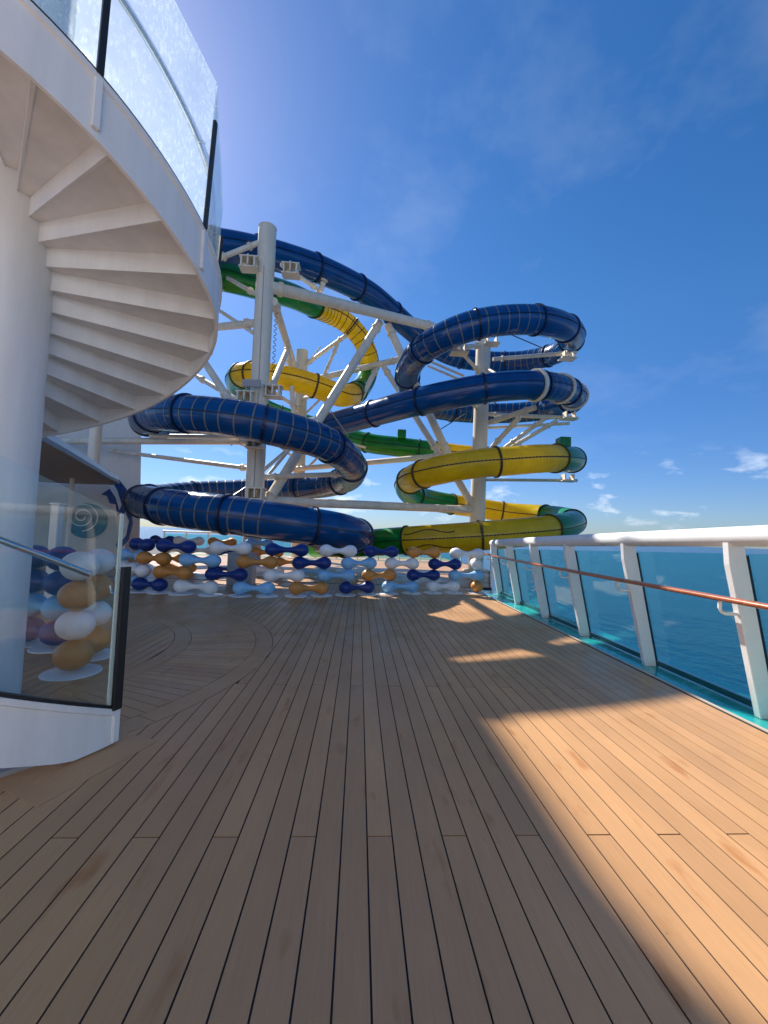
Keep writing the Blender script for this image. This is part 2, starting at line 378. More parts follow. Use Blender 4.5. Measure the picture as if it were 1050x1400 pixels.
# threshold board in front of the stair
plank([ground(50, 1104)[:2], ground(217, 1013)[:2], ground(150, 997)[:2], (-2.1, 3.5), (-2.6, 2.9), ground(-20, 1067)[:2]], z=.002)
fo = far_stuff.build('plank_field', M_PLANK, fix=False); fo.parent = deck; fo['kind'] = 'stuff'
MB().prism([(XE + .001, -6), (XE + .03, -6), (XE + .03, 12.2), (XE + .001, 12.2)], -.05, .006).build('edging', M_EDGE, deck)
ww = MB().prism([(XE + .032, -6), (4.30, -6), (4.30, 12.4), (XE + .032, 12.4)], -.28, -.045).build('waterway', M_TEAL); tag(ww, kind='structure')

# ---------------------------------------------------------------- railing
rail = thing('railing', (3.8, 4, 0), 'white ship railing with teal glass panes and varnished handrail along the deck edge', 'railing')
posts = [(-0.92,), (0.62,), (2.16,), (3.69,), (5.22,), (6.75,), (8.28,), (9.9,), (11.6,)]
def rail_x(y): return 3.47 + max(0, y - 7.0) * .045 + max(0, y - 9.5) * .05
def rail_z(y): return 1.60 - (y - 3.69) * .0285
def foot_x(y): return 3.80 + max(0, y - 7.0) * .03 + max(0, y - 9.5) * .05
py = [p[0] for p in posts]
pts = [Vector((rail_x(y), y, rail_z(y))) for y in [-1.6] + [py[0] + (11.66 - py[0]) * k / 26 for k in range(27)]]
MB().pipe(pts, .092, 20).build('top_rail', M_RAILW, rail, smooth=50)
def post_prof(y):
    X, Z, fx = rail_x(y), rail_z(y), foot_x(y)
    return X, Z, fx
for y in py:
    X, Z, fx = post_prof(y)
    # plate post: vertical head, then splayed outboard to its foot
    prof = [(X - .075, Z - .02), (X - .06, Z - .26), (fx - .105, -.045), (fx + .045, -.045), (X + .10, Z - .16), (X + .085, Z - .02)]
    w = .035
    p = MB().add([(a, y - w, b) for a, b in prof] + [(a, y + w, b) for a, b in prof],
                 [tuple(range(6)), tuple(range(11, 5, -1))] + [(i, (i + 1) % 6, 6 + (i + 1) % 6, 6 + i) for i in range(6)]).build('post', M_RAILW, rail, bevel=.006)
    MB().add([(fx + .047, y - .028, -.045), (X + .102, y - .028, Z - .17), (fx + .075, y - .028, -.045), (X + .13, y - .028, Z - .17),
              (fx + .047, y + .028, -.045), (X + .102, y + .028, Z - .17), (fx + .075, y + .028, -.045), (X + .13, y + .028, Z - .17)],
             [(0, 1, 3, 2), (4, 6, 7, 5), (0, 4, 5, 1), (2, 3, 7, 6), (0, 2, 6, 4), (1, 5, 7, 3)]).build('gasket', M_BLACK, rail)
    # bracket of the wooden handrail
def glass_x(z, y):
    X, Z, fx = post_prof(y); t = (z + .045) / (Z - .17 + .045)
    return (fx + .065) + (X + .12 - fx - .065) * t
for y0, y1 in zip(py, py[1:]):
    v = []
    for y in (y0 + .012, y1 - .012):
        zt = rail_z(y) - .155; zb = .045
        for z in (zb, zt):
            for dx in (0, .012): v.append((glass_x(z, y) + dx, y, z))
    MB().add(v, [(0, 1, 3, 2), (4, 6, 7, 5), (0, 4, 5, 1), (2, 3, 7, 6), (0, 2, 6, 4), (1, 5, 7, 3)]).build('glass_pane', M_GLASST, rail)
    MB().box(((glass_x(.02, y0) + glass_x(.02, y1)) / 2, (y0 + y1) / 2, .0), (.035, y1 - y0 - .075, .06)).build('bottom_channel', M_DTEAL, rail)
# wooden handrail along the inboard side of the posts
def hand_x(y): return 3.335 + max(0, y - 7.0) * .03 + max(0, y - 9.5) * .05
HZ = 1.03
hp = [Vector((hand_x(y), y, HZ + (y - 3.69) * .004)) for y in [-1.6] + [py[0] + (11.9 - py[0]) * k / 26 for k in range(27)]]
def hprof(i):
    p = hp[i]; return [p + Vector((.040 * math.cos(a), 0, .027 * math.sin(a))) for a in [2 * math.pi * k / 14 for k in range(14)]]
MB().sweep(hp, hprof).build('wooden_handrail', M_WOOD, rail, smooth=60)
for y in py:
    x0 = hand_x(y); z = HZ + (y - 3.69) * .004
    MB().pipe([(x0, y - .005, z - .018), (x0, y - .005, z - .09), (x0 + .02, y - .005, z - .125), (x0 + .055, y - .005, z - .14), (x0 + .25, y - .005, z - .14)], .017, 8).build('handrail_bracket', M_RAILW, rail, smooth=50)

# ---------------------------------------------------------------- spiral stair
SC = Vector((-3.063, 3.62)); SR, Sr = 1.556, 0.305; SH = .42
K1 = .5755
def zl(t):                                   # lower edge of the stringer
    return 3.64 - K1 * t if t < 2.0 else 3.64 - K1 * 2.0 - .685 * (t - 2.0)
def SRf(t): return 0.11 * math.exp(-((t - .3) / .45) ** 2)
def sp(t, r, z):
    if r > 1.0: r += SRf(t)
    return Vector((SC.x + r * math.cos(t), SC.y + r * math.sin(t), z))
stair = thing('spiral_staircase', (SC.x, SC.y, 0), 'white spiral staircase with salt-spotted glass balustrade round a thick white column', 'staircase')
MB().lathe([(0, 0), (Sr, 0), (Sr, 6.6), (0, 6.6)], (SC.x, SC.y, 0), 48).build('column', M_STAIR, stair, smooth=40)
T0, T1 = -2.35, 5.90
nS = 150; ts = [T0 + (T1 - T0) * k / nS for k in range(nS + 1)]
def zb(t): return max(.012 + max(0, 5.72 - t) * .5, zl(t)) if t < 4.2 else .012 + max(0, 5.72 - t) * .5 + max(0, zl(t) - .3) * max(0, (4.6 - t) / .4)
MB().sweep(ts, lambda i: [sp(ts[i], SR - .03, zb(ts[i])), sp(ts[i], SR, zb(ts[i])), sp(ts[i], SR, zl(ts[i]) + SH - .05), sp(ts[i], SR + .018, zl(ts[i]) + SH - .04),
                          sp(ts[i], SR + .018, zl(ts[i]) + SH), sp(ts[i], SR - .045, zl(ts[i]) + SH), sp(ts[i], SR - .03, zl(ts[i]) + SH - .03)]).build('stringer', M_STAIR, stair, smooth=40)
MB().sweep(ts, lambda i: [sp(ts[i], SR - .030, zl(ts[i]) + SH + .001), sp(ts[i], SR + .010, zl(ts[i]) + SH + .001), sp(ts[i], SR + .010, zl(ts[i]) + SH + .022), sp(ts[i], SR - .030, zl(ts[i]) + SH + .022)]).build('gasket', M_BLACK, stair)
DT = math.radians(15.8); R94 = math.radians(94)
for k in range(-15, 14):
    t = R94 - k * DT
    if t > 5.75 or t < T0 + .3: continue
    zt = zl(t - DT / 2) + .16; zp = zl(t + DT / 2) + .16
    n = 6; a0, a1 = t + .015, t - DT
    v = []
    for j in range(n + 1):
        a = a0 + (a1 - a0) * j / n; ro = SR - .031; ri = Sr - .02
        v += [sp(a, ri, zt - .035), sp(a, ro, zt - .035), sp(a, ro, zt), sp(a, ri, zt)]
    fs = [(0, 1, 2, 3), tuple(4 * n + j for j in (3, 2, 1, 0))]
    for j in range(n):
        for q in range(4): fs.append((4 * j + q, 4 * j + (q + 1) % 4, 4 * j + 4 + (q + 1) % 4, 4 * j + 4 + q))
    MB().add(v, fs).build('tread', M_STAIR, stair)
    v = [];
    for a in (t - .012, t + .006):
        for r in (Sr - .02, SR - .031):
            v += [sp(a, r, zp - .045), sp(a, r, zt - .034)]
    MB().add(v, [(0, 1, 3, 2), (4, 6, 7, 5), (0, 4, 5, 1), (2, 3, 7, 6), (0, 2, 6, 4), (1, 5, 7, 3)]).build('riser', M_STAIR, stair)
# glass balustrade: flat panes between dark posts
pp = [math.radians(-37.0 + 34.5 * n) for n in range(-3, 7)] + [math.radians(226), math.radians(261), math.radians(301), 5.892]
pp = sorted(p for p in pp if T0 + .02 < p <= T1)
for a0, a1 in zip(pp, pp[1:]):
    v = []; e0, e1 = a0 + .006, a1 - .006
    for a in (e0, e1):
        for z in (.012, 1.32):
            for r in (SR - .012, SR + .0): v.append(sp(a, r + .045 * (z > 1) * (a0 < 4), zl(a) + SH + z))
    low_pane = a0 > 4.0
    MB().add(v, [(0, 1, 3, 2), (4, 6, 7, 5), (0, 4, 5, 1), (2, 3, 7, 6), (0, 2, 6, 4), (1, 5, 7, 3)]).build('glass_pane', M_GLASSC if low_pane else M_GLASSF, stair)
def tang_rot(t): return Matrix.Rotation(t, 3, 'Z')
for a in pp:
    end = a > 5.8
    ph = .97
    ln = 0.0 if a > 4.0 else .034; hw = .032 if end else .021
    v = []
    for z, dr in ((0.0, 0.0), (ph, ln)):
        for r in (SR + .004, SR + .032):
            for s_ in (-1, 1): v.append(sp(a, r + dr, zl(a) + SH + z) + Vector((-math.sin(a), math.cos(a), 0)) * (hw * s_))
    MB().add(v, [(0, 1, 3, 2), (4, 6, 7, 5), (0, 4, 5, 1), (2, 3, 7, 6), (0, 2, 6, 4), (1, 5, 7, 3)]).build('post', M_BLACK, stair, bevel=.003)
    if not end:
        MB().box(sp(a, SR + .012, zl(a) + SH - .20), (.03, .05, .34), tang_rot(a)).build('post_bracket', M_STAIR, stair, bevel=.006)
    MB().pipe([sp(a, SR - .04, zl(a) + SH + .78), sp(a, SR - .10, zl(a) + SH + .78), sp(a, SR - .12, zl(a) + SH + .83)], .009, 8).build('handrail_bracket', M_SS, stair, smooth=50)
MB().box(sp(T1, SR - .02, (zl(T1) + SH + .02) / 2), (.075, .05, zl(T1) + SH - .02), tang_rot(T1)).build('stringer_end', M_STAIR, stair, bevel=.006)
M_GEDGE = mat('glass_edge', (0.55, 0.68, 0.62), 0.3)
MB().box(sp(5.866, SR - .006, zl(5.866) + SH + .67), (.013, .022, 1.30), tang_rot(5.866)).build('glass_edge', M_GEDGE, stair)
hs = [t for t in ts if t < 5.84]
MB().pipe([sp(t, SR - .12, zl(t) + SH + .85) for t in hs], .021, 10).build('handrail', M_SS, stair, smooth=50)
# plinth under the first steps
tb = [4.25 + (T1 - .06 - 4.25) * k / 20 for k in range(21)]
MB().sweep(tb, lambda i: [sp(tb[i], Sr, .0), sp(tb[i], SR - .14, .0), sp(tb[i], SR - .14, .03), sp(tb[i], Sr, .03)]).build('plinth', M_SOFF, stair)

# ---------------------------------------------------------------- slides
TD = 1.10; TR = TD / 2
def crom(P, step=.13):
    P = [Vector(p) for p in P]; Q = [P[0] * 2 - P[1]] + P + [P[-1] * 2 - P[-2]]
    dense = []; par_ = []
    for i in range(1, len(Q) - 2):
        p0, p1, p2, p3 = Q[i - 1:i + 3]
        for k in range(24):
            t = k / 24; dense.append(.5 * (2 * p1 + (p2 - p0) * t + (2 * p0 - 5 * p1 + 4 * p2 - p3) * t * t + (3 * p1 - p0 - 3 * p2 + p3) * t ** 3)); par_.append(i - 1 + t)
    dense.append(P[-1]); par_.append(len(P) - 1)
    for _ in range(22):                     # ease out the kinks of hand-picked points
        dense = [dense[0]] + [dense[i] * .5 + (dense[i - 1] + dense[i + 1]) * .25 for i in range(1, len(dense) - 1)] + [dense[-1]]
    s = [0]
    for a, b in zip(dense, dense[1:]): s.append(s[-1] + (b - a).length)
    n = int(s[-1] / step); out = []; outp = []; j = 0
    for k in range(n + 1):
        d = s[-1] * k / n
        while j < len(s) - 2 and s[j + 1] < d: j += 1
        f = (d - s[j]) / max(1e-6, s[j + 1] - s[j]); out.append(dense[j].lerp(dense[j + 1], f)); outp.append(par_[j] + (par_[j + 1] - par_[j]) * f)
    return out, outp, s[-1] / n
def frames(P):
    fr = []
    for i in range(len(P)):
        t = (P[min(i + 1, len(P) - 1)] - P[max(i - 1, 0)]).normalized(); s = t.cross(Vector((0, 0, 1))).normalized(); fr.append((t, s, s.cross(t)))
    return fr
def ring_pts(p, fr, r, n=28): return [p + fr[1] * (r * math.cos(2 * math.pi * k / n)) + fr[2] * (r * math.sin(2 * math.pi * k / n)) for k in range(n)]
def build_slide(root, ctrl, colours, sec_len=2.4, stripes=(), ribs=(), waves=()):
    """ctrl: (px, py, depth) points; colours: [(upto_index, key)]"""
    P, prm, st = crom([at(*c) for c in ctrl]); fr = frames(P); n = len(P)
    keys = []
    for q in prm:
        for lim, key in colours:
            if q <= lim: keys.append(key); break
        else: keys.append(colours[-1][1])
    cuts = [0]
    for i in range(1, n):
        if keys[i] != keys[i - 1] or ((i - cuts[-1]) * st > sec_len and all(keys[min(n - 1, i + k)] == keys[i] for k in range(6))): cuts.append(i)
    cuts.append(n - 1)
    MT = {'b': (M_BLUE, M_BLUEF, M_BLUEF), 'y': (M_YEL, M_SEAMY, M_SEAMY), 'g': (M_GRN, M_SEAMG, M_SEAMG)}
    for a, b in zip(cuts, cuts[1:]):
        if b <= a: continue
        key = keys[a]; m0, m1, m2 = MT[key]
        idx = list(range(a, b + 1))
        sec = MB().sweep(idx, lambda k: ring_pts(P[idx[k]], fr[idx[k]], TR), False).build('tube_section', m0, root, smooth=60, fix=False)
        # bolted flange at the section's start
        p, f = P[a], fr[a]
        fl = MB().sweep([0, 1, 2, 3], lambda k: ring_pts(p + f[0] * (-.038, -.038, .038, .038)[k], f, TR + (-.0, .052, .052, -.0)[k]), False)
        if key == 'y':
            for q in range(28):
                w = 2 * math.pi * q / 28; c = p + f[0] * .05 + (f[1] * math.cos(w) + f[2] * math.sin(w)) * (TR + .03); fl.box(c, (.035, .035, .035))
        fl.build('flange', m1 if key != 'y' else M_YEL if False else m1, root, fix=False)
        sm = MB()
        for sd in (1, -1):
            ii = idx
            def sprof(k, sd=sd, ii=ii):
                p, f = P[ii[k]], fr[ii[k]]; o = f[1] * sd; h = .016 if key != 'b' else .013
                return [p + o * (TR - .01) + f[2] * h, p + o * (TR + .028) + f[2] * h, p + o * (TR + .028) - f[2] * h, p + o * (TR - .01) - f[2] * h]
            sm.sweep(ii, sprof, False)
            if key == 'y':
                for k in range(0, len(ii), 1):
                    p, f = P[ii[k]], fr[ii[k]]; sm.box(p + f[1] * sd * (TR + .02), (.032, .032, .06))
        sm.build('seam', m2, sec, fix=False)
        for q0, q1, sp_ in stripes:
            s0 = sp_ / 2
            i = a + 2
            while i < b - 1:
                if q0 <= prm[i] <= q1:
                    p, f = P[i], fr[i]
                    MB().sweep([0, 1], lambda k: ring_pts(p + f[0] * (-.021, .021)[k], f, TR + .005), False).build('stripe', M_GOLD, sec, smooth=60, fix=False)
                i += max(1, round(sp_ / st))
        for q0, q1, sp_ in ribs:
            i = a + 1
            while i < b:
                if q0 <= prm[i] <= q1:
                    p, f = P[i], fr[i]
                    MB().sweep([0, 1, 2], lambda k: ring_pts(p + f[0] * (-.02, 0, .02)[k], f, TR + (.003, .02, .003)[k]), False).build('rib', M_SEAMY, sec, smooth=60, fix=False)
                i += max(1, round(sp_ / st))
        for q0, q1 in waves:
            if prm[b] > q0 and prm[a] < q1 and key == 'y':
                for base in (.55, -.55):
                    for sd in (1, -1):
                        ii = [i for i in idx if q0 <= prm[i] <= q1]
                        if len(ii) < 4: continue
                        def wp(k, ii=ii, base=base, sd=sd):
                            i = ii[k]; p, f = P[i], fr[i]; w = base + .16 * math.sin((i - a) * st * 4.2)
                            r = []
                            for dw, dr in ((-.04, -.01), (-.04, .008), (.04, .008), (.04, -.01)):
                                ww_ = w + dw; r.append(p + (f[1] * sd * math.cos(ww_) + f[2] * math.sin(ww_)) * (TR + dr))
                            return r
                        MB().sweep(ii, wp, False).build('wave_line', M_SEAMY, sec, fix=False)
    return P, fr, prm
blue = thing('water_slide', (-4, 16, 0), 'blue tube water slide with thin gold ring stripes spiralling round two towers', 'water slide')
BC = [(150, 331, 13.0), (210, 331, 13.5), (262, 333, 14.2), (310, 337, 14.9), (355, 345, 15.6), (392, 354, 16.1), (443, 371, 17.2), (500, 399, 19.0), (533, 425, 20.2), (560, 449, 21.3),
      (588, 471, 22.0), (630, 490, 22.7), (691, 495, 22.7), (738, 490, 21.7), (770, 478, 20.2), (783, 460, 18.3), (770, 447, 16.6), (736, 438, 15.5), (690, 438, 15.2), (643, 446, 15.2), (600, 464, 15.7), (569, 487, 17.0),
      (557, 513, 18.7), (564, 541, 20.5), (590, 557, 21.9), (635, 564, 22.7), (690, 565, 22.6), (740, 561, 21.6), (772, 553, 20.1), (785, 542, 18.3), (768, 532, 16.7), (738, 527, 15.7), (690, 528, 15.3), (646, 534, 15.4), (600, 543, 15.8),
      (560, 552, 16.5), (520, 563, 17.6), (480, 574, 18.7), (440, 584, 19.6), (395, 590, 20.1), (340, 592, 20.2), (290, 591, 19.8), (245, 588, 18.8), (212, 581, 17.4), (198, 573, 15.7), (212, 566, 13.9), (245, 565, 12.7), (300, 570, 12.2),
      (350, 578, 12.1), (400, 591, 12.5), (440, 604, 13.3), (468, 621, 14.5), (482, 639, 16.0), (475, 655, 17.8), (435, 665, 19.3), (370, 669, 20.2), (300, 673, 20.0), (250, 676, 19.1), (210, 681, 17.6), (192, 684, 15.9), (206, 688, 14.0), (240, 695, 12.7),
      (300, 702, 12.2), (350, 709, 12.1), (400, 716, 12.2), (450, 723, 12.7), (480, 729, 13.6), (491, 734, 15.2), (480, 738, 17.2), (440, 741, 18.6)]
BP, BF, BPR = build_slide(blue, BC, [(999, 'b')], stripes=[(10.5, 14, .44), (17.2, 21.5, .44), (23.5, 27.5, .44), (29.2, 31.0, .36), (39, 54, .44), (54.2, 63.4, .36)])
yel = thing('water_slide', (6, 19, 0), 'yellow and green tube water slide with dark bolted seams spiralling below the blue one', 'water slide')
YC = [(150, 352, 14.4), (230, 362, 15.2), (310, 379, 16.4), (360, 393, 17.8), (400, 405, 19.4), (428, 418, 20.8), (450, 428, 22.2), (473, 441, 22.8), (492, 461, 23.2), (503, 484, 23.6), (504, 506, 24.2), (498, 524, 23.6), (486, 537, 22.0), (466, 541, 20.4),
      (440, 531, 19.6), (405, 520, 19.2), (365, 513, 19.0), (336, 512, 19.5), (324, 519, 20.9), (331, 537, 22.8), (365, 560, 24.6), (415, 578, 25.3), (460, 592, 24.6), (500, 605, 23.6), (545, 611, 23.1), (592, 617, 23.0),
      (635, 622, 23.2), (690, 627, 22.9), (740, 630, 21.7), (770, 631, 20.1), (783, 629, 18.3), (768, 627, 16.6), (740, 627, 15.6), (700, 630, 15.3), (642, 635, 15.3), (600, 643, 15.8), (568, 652, 16.9), (556, 664, 18.6), (564, 677, 20.4), (588, 684, 21.8),
      (615, 689, 22.4), (650, 694, 22.8), (695, 701, 22.7), (735, 704, 21.7), (768, 708, 20.1), (783, 714, 18.3), (768, 720, 16.6), (740, 725, 15.7), (690, 730, 15.4), (640, 734, 15.5), (590, 737, 15.9), (555, 739, 16.4), (520, 741, 17.0), (480, 744, 17.8), (430, 745, 19.0)]
build_slide(yel, YC, [(5.0, 'g'), (9.9, 'y'), (12.2, 'g'), (17.3, 'y'), (25.0, 'g'), (28.4, 'y'), (31.3, 'g'), (36.4, 'y'), (40.0, 'g'), (43.3, 'y'), (46.6, 'g'), (50.9, 'y'), (99, 'g')], ribs=[(5.0, 9.9, .36)], waves=[(49.3, 50.9)], sec_len=2.9)
for q in ((549, 594, 22.6, .5), (770, 606, 16.9, .5)):
    c = at(q[0], q[1], q[2]); MB().box(c, (.9 * q[3], .5, .9 * q[3])).build('inspection_box', M_GRN, yel, bevel=.02)

# ---------------------------------------------------------------- steel towers
def tower(label, px, pyt, Y, rad, top_px):
    b = at(px, 700, Y); t = at(top_px, pyt, Y)
    r = thing('slide_tower', (b.x, b.y, 0), label, 'tower', 'white steel towers carrying the water slides')
    MB().pipe([(b.x, b.y, 0), (b.x, b.y, .03), (b.x + (t.x - b.x) * .5, b.y, t.z * .5), (t.x, t.y, t.z)], rad, 28).build('column', M_STEEL, r, smooth=50)
    MB().lathe([(0, 0), (rad + .25, 0), (rad + .25, .05), (rad + .02, .06)], (b.x, b.y, 0), 24).build('base_plate', M_STEEL, r, smooth=40)
    return r, b, t
MY = 14.6
tw1, b1, t1 = tower('tall cream steel slide tower with climbing rungs, rising above every tube', 347, 312, MY, .31, 366)
tw2, b2, t2 = tower('cream steel slide tower in the middle of the stacked right-hand tube loops', 652, 468, 19.0, .34, 661)
tw3, b3, t3 = tower('short sunlit cream slide tower inside the upper yellow loop', 409, 480, 24.0, .34, 413)
MB().lathe([(.31, -.02), (.325, .0), (.27, .03), (0, .04)], t1, 28).build('cap', M_STEEL, tw1, smooth=40)
def beams(root, lst):
    for (x0, y0, Y0, x1, y1, Y1, d) in lst:
        a, b = at(x0, y0, Y0), at(x1, y1, Y1)
        m_ = MB().pipe([a, b], d / 2, 14)
        if d > .15:                          # bolted end flanges
            ln = (b - a).length; u = (b - a).normalized()
            for q in (.45, ln - .45):
                for o_ in (-.035, .006): m_.pipe([a + u * (q + o_), a + u * (q + o_ + .028)], d / 2 + .05, 14)
        m_.build('beam', M_STEEL, root, smooth=50)
beams(tw1, [(368, 392, MY, 592, 447, 20.0, .42), (519, 441, 18.6, 362, 692, MY, .36), (530, 444, 18.8, 612, 620, 18.9, .36),
            (347, 603, MY, 60, 603, 18.5, .26), (345, 641, MY, 150, 616, 18.7, .16), (345, 597, MY, 205, 596, 14.6, .14),
            (347, 442, MY, 270, 450, 17.5, .28), (346, 455, MY, 285, 415, 17.5, .14), (262, 468, 17.0, 314, 548, 14.0, .26), (355, 565, MY, 270, 515, 17.2, .20),
            (356, 331, MY, 290, 357, 14.0, .18), (350, 402, MY, 295, 371, 16.6, .16),
            (374, 412, MY, 404, 505, 22.5, .30), (394, 476, 19.2, 368, 538, MY, .24), (395, 484, 19.4, 402, 566, 18.5, .22),
            (358, 652, MY, 474, 648, 15.7, .18), (352, 684, MY, 646, 697, 19.0, .34), (362, 655, MY, 436, 566, 17.0, .12),
            (385, 362, MY, 436, 396, 17.0, .16), (362, 372, MY, 330, 361, 14.1, .14), (438, 398, 17.0, 442, 386, 16.9, .22)])
beams(tw2, [(674, 491, 19, 788, 482, 18.6, .18), (668, 578, 19, 732, 557, 17.0, .24), (664, 566, 19, 789, 572, 18.4, .18), (664, 585, 19, 778, 579, 18.8, .14), (673, 611, 19, 710, 571, 17.4, .22), (690, 612, 19, 745, 572, 17.8, .18),
            (698, 612, 19, 762, 575, 18.2, .18), (664, 656, 19, 789, 657, 18.4, .14), (588, 494, 19.8, 634, 514, 19.2, .12), (585, 500, 20.6, 626, 518, 19.4, .12),
            (624, 474, 16.4, 655, 508, 19, .16), (606, 622, 18.9, 650, 698, 19, .34), (652, 560, 19, 641, 545, 16.2, .12), (645, 700, 19, 612, 694, 16.6, .12),
            (655, 472, 19, 622, 476, 16.6, .24), (660, 500, 19, 700, 524, 16.4, .12), (560, 492, 20.5, 600, 470, 20.8, .16)])
beams(tw3, [(408, 524, 24, 548, 491, 22.0, .34), (516, 502, 22.6, 484, 562, 21.4, .28), (525, 502, 22.4, 600, 620, 19.6, .30), (416, 500, 24, 474, 458, 22.6, .22), (443, 513, 23.4, 462, 470, 22.9, .18),
            (395, 642, 23.5, 607, 623, 19.3, .28), (412, 545, 24, 436, 540, 20.0, .2), (412, 560, 24, 350, 522, 19.4, .2), (410, 600, 24, 352, 650, 17, .16), (425, 520, 23.8, 492, 505, 22.5, .14), (404, 560, 23.6, 372, 600, 18.0, .12), (418, 565, 23.6, 444, 540, 21.0, .12), (396, 600, 23.0, 352, 560, 15.5, .14), (420, 640, 23.6, 470, 590, 21.5, .14), (404, 628, 23.6, 366, 596, 16.0, .12), (412, 508, 24, 438, 474, 23.0, .08), (420, 590, 23.8, 500, 612, 22.6, .12)])
# weld rings and rungs of the tall column, with its cable
for k in range(15):
    z = 4.4 + k * .51; f = z / t1.z; c = Vector((b1.x + (t1.x - b1.x) * f, b1.y, z))
    MB().lathe([(.31, -.012), (.318, -.008), (.318, .008), (.31, .012)], c, 24).build('weld_ring', M_STEEL, tw1)
cb = MB(); cpts = []
for k in range(60):
    z = 6.8 + k * .04; cpts.append(Vector((b1.x + .44 + .055 * math.sin(k * 1.3), b1.y - .12, z)))
cb.pipe(cpts, .012, 6).build('cable', M_DARK, tw1)
MB().pipe([(b1.x + .06, b1.y - .312, .1), (t1.x + .02, t1.y - .312, t1.z - 1.6)], .016, 6).build('conduit', M_GREY, tw1)
fl = at(344, 524, 14.0)
MB().box(fl, (.60, .09, .25), Matrix.Rotation(.25, 3, 'X')).build('floodlight', M_GREY, tw1, bevel=.02)
for dx in (-.2, .2): MB().pipe([fl + Vector((dx, .03, -.1)), fl + Vector((dx, .24, -.28))], .02, 6).build('floodlight_arm', M_STEEL, tw1)
for cx_, cy_, YY in ((341, 362, 14.2), (398, 371, 14.6), (336, 545, 14.3), (374, 537, 14.5), (349, 606, 14.15), (350, 676, 14.15)):   # clamp brackets under the tubes
    c = at(cx_, cy_, YY); b = MB()
    for k in range(3): b.box(c + Vector((-.22 + .22 * k, 0, .06 * (k % 2))), (.05, .5, .34))
    b.box(c + Vector((0, 0, .2)), (.62, .42, .04)); b.box(c + Vector((0, 0, -.16)), (.62, .42, .04))
    b.build('clamp_bracket', M_STEEL, tw1)
for cx_, cy_, YY in ((776, 486, 18.4), (778, 568, 18.2), (776, 653, 18.3), (672, 466, 18.6), (628, 478, 16.4)):
    c = at(cx_, cy_, YY); b = MB()
    for k in range(2): b.box(c + Vector((-.2 + .4 * k, 0, 0)), (.05, .4, .3))
    b.box(c + Vector((0, 0, -.16)), (.7, .5, .05)); b.build('clamp_bracket', M_STEEL, tw2)
def hoop(root, q):                          # white steel hoop carrying the blue tube
    i = min(range(len(BPR)), key=lambda k: abs(BPR[k] - q)); p, f = BP[i], BF[i]
    MB().sweep([0, 1, 2, 3, 4], lambda k: ring_pts(p + f[0] * (-.07, -.07, .07, .07, -.07)[k], f, TR + (.012, .085, .085, .012, .012)[k]), False).build('support_hoop', M_STEEL, root, smooth=40, fix=False)
for q in (31.1, 30.1, 29.0): hoop(tw2, q)
# thin stay rods
for r_, a in ((tw2, (594, 592, 20, 636, 566, 19.2)), (tw2, (700, 458, 15.6, 742, 476, 17.6)), (tw1, (362, 690, 16, 436, 672, 18.5)), (tw1, (300, 690, 14.5, 342, 662, 16)), (tw1, (452, 562, 15.0, 478, 598, 13.8))):
    MB().pipe([at(*a[:3]), at(*a[3:])], .022, 6).build('stay_rod', M_DARK, r_)

# ---------------------------------------------------------------- start tower with its added shade roof, mural wall and canopy behind the stair
st = thing('start_tower', (-13, 21, 0), 'big white slide start tower with an added shade roof, behind the spiral staircase', 'tower')
xr = at(199, 640, 19.0).x
MB().add([(-19, 19, 0), (xr, 19, 0), (-12.7, 24, 0), (-19, 24, 0), (-19, 19, 11.0), (xr - .55, 19, 11.0), (-13.2, 24, 11.0), (-19, 24, 11.0)],
         [(3, 2, 1, 0), (4, 5, 6, 7), (0, 1, 5, 4), (1, 2, 6, 5), (2, 3, 7, 6), (3, 0, 4, 7)]).build('wall', M_CREAM, st)
MB().prism([(-16, 15.5), (-8.7, 15.5), (-8.7, 18.9), (-16, 18.9)], 11.01, 11.25).build('start_platform', M_CREAM, st)
MB().prism([(-17, 15.0), (-8.68, 15.0), (-8.84, 15.5), (-8.98, 15.75), (-9.05, 16.2), (-9.05, 19.5), (-9.0, 21.0), (-8.95, 22.4), (-9.2, 24.0), (-17, 24.0)], 16.0, 16.2).build('roof', M_CREAM, st)  # unseen roof, added and outlined to cast the shade edge on the deck
for q in ((-9.5, 15.9), (-9.6, 18.6), (-13.6, 23.4), (-15, 23.4), (-15, 16)): MB().pipe([(q[0], q[1], 11.0 if q[1] > 19 else 11.25), (q[0], q[1], 16.0)], .12, 12).build('shade_roof_post', M_STEEL, st, smooth=50)
for q in ((-9.9, 15.9), (-12.5, 15.9)): MB().pipe([(q[0], q[1], 3.2), (q[0], q[1], 11.01)], .2, 14).build('platform_leg', M_STEEL, st, smooth=50)
mw = thing('mural_wall', (-11, 16.9, 0), 'cream wall painted with a blue wave and a teal swirl', 'wall')
x1 = at(174, 700, 16.9).x
MB().add([(-18, 16.9, 0), (x1, 16.9, 0), (x1, 17.2, 0), (-18, 17.2, 0), (-18, 16.9, 3.0), (at(150, 660, 16.9).x, 16.9, 3.05), (at(150, 660, 16.9).x, 17.2, 3.05), (-18, 17.2, 3.0)],
         [(3, 2, 1, 0), (4, 5, 6, 7), (0, 1, 5, 4), (1, 2, 6, 5), (2, 3, 7, 6), (3, 0, 4, 7)]).build('wall_panel', M_CREAM, mw)
def flatpoly(pxs, Y, th, name, m):
    P = [at(x, y, Y) for x, y in pxs]; n = len(P)
    b = MB(); b.add([p for p in P] + [p + Vector((0, th, 0)) for p in P], [tuple(range(n)), tuple(range(2 * n - 1, n - 1, -1))] + [(i, (i + 1) % n, n + (i + 1) % n, n + i) for i in range(n)])
    return b.build(name, m, mw)
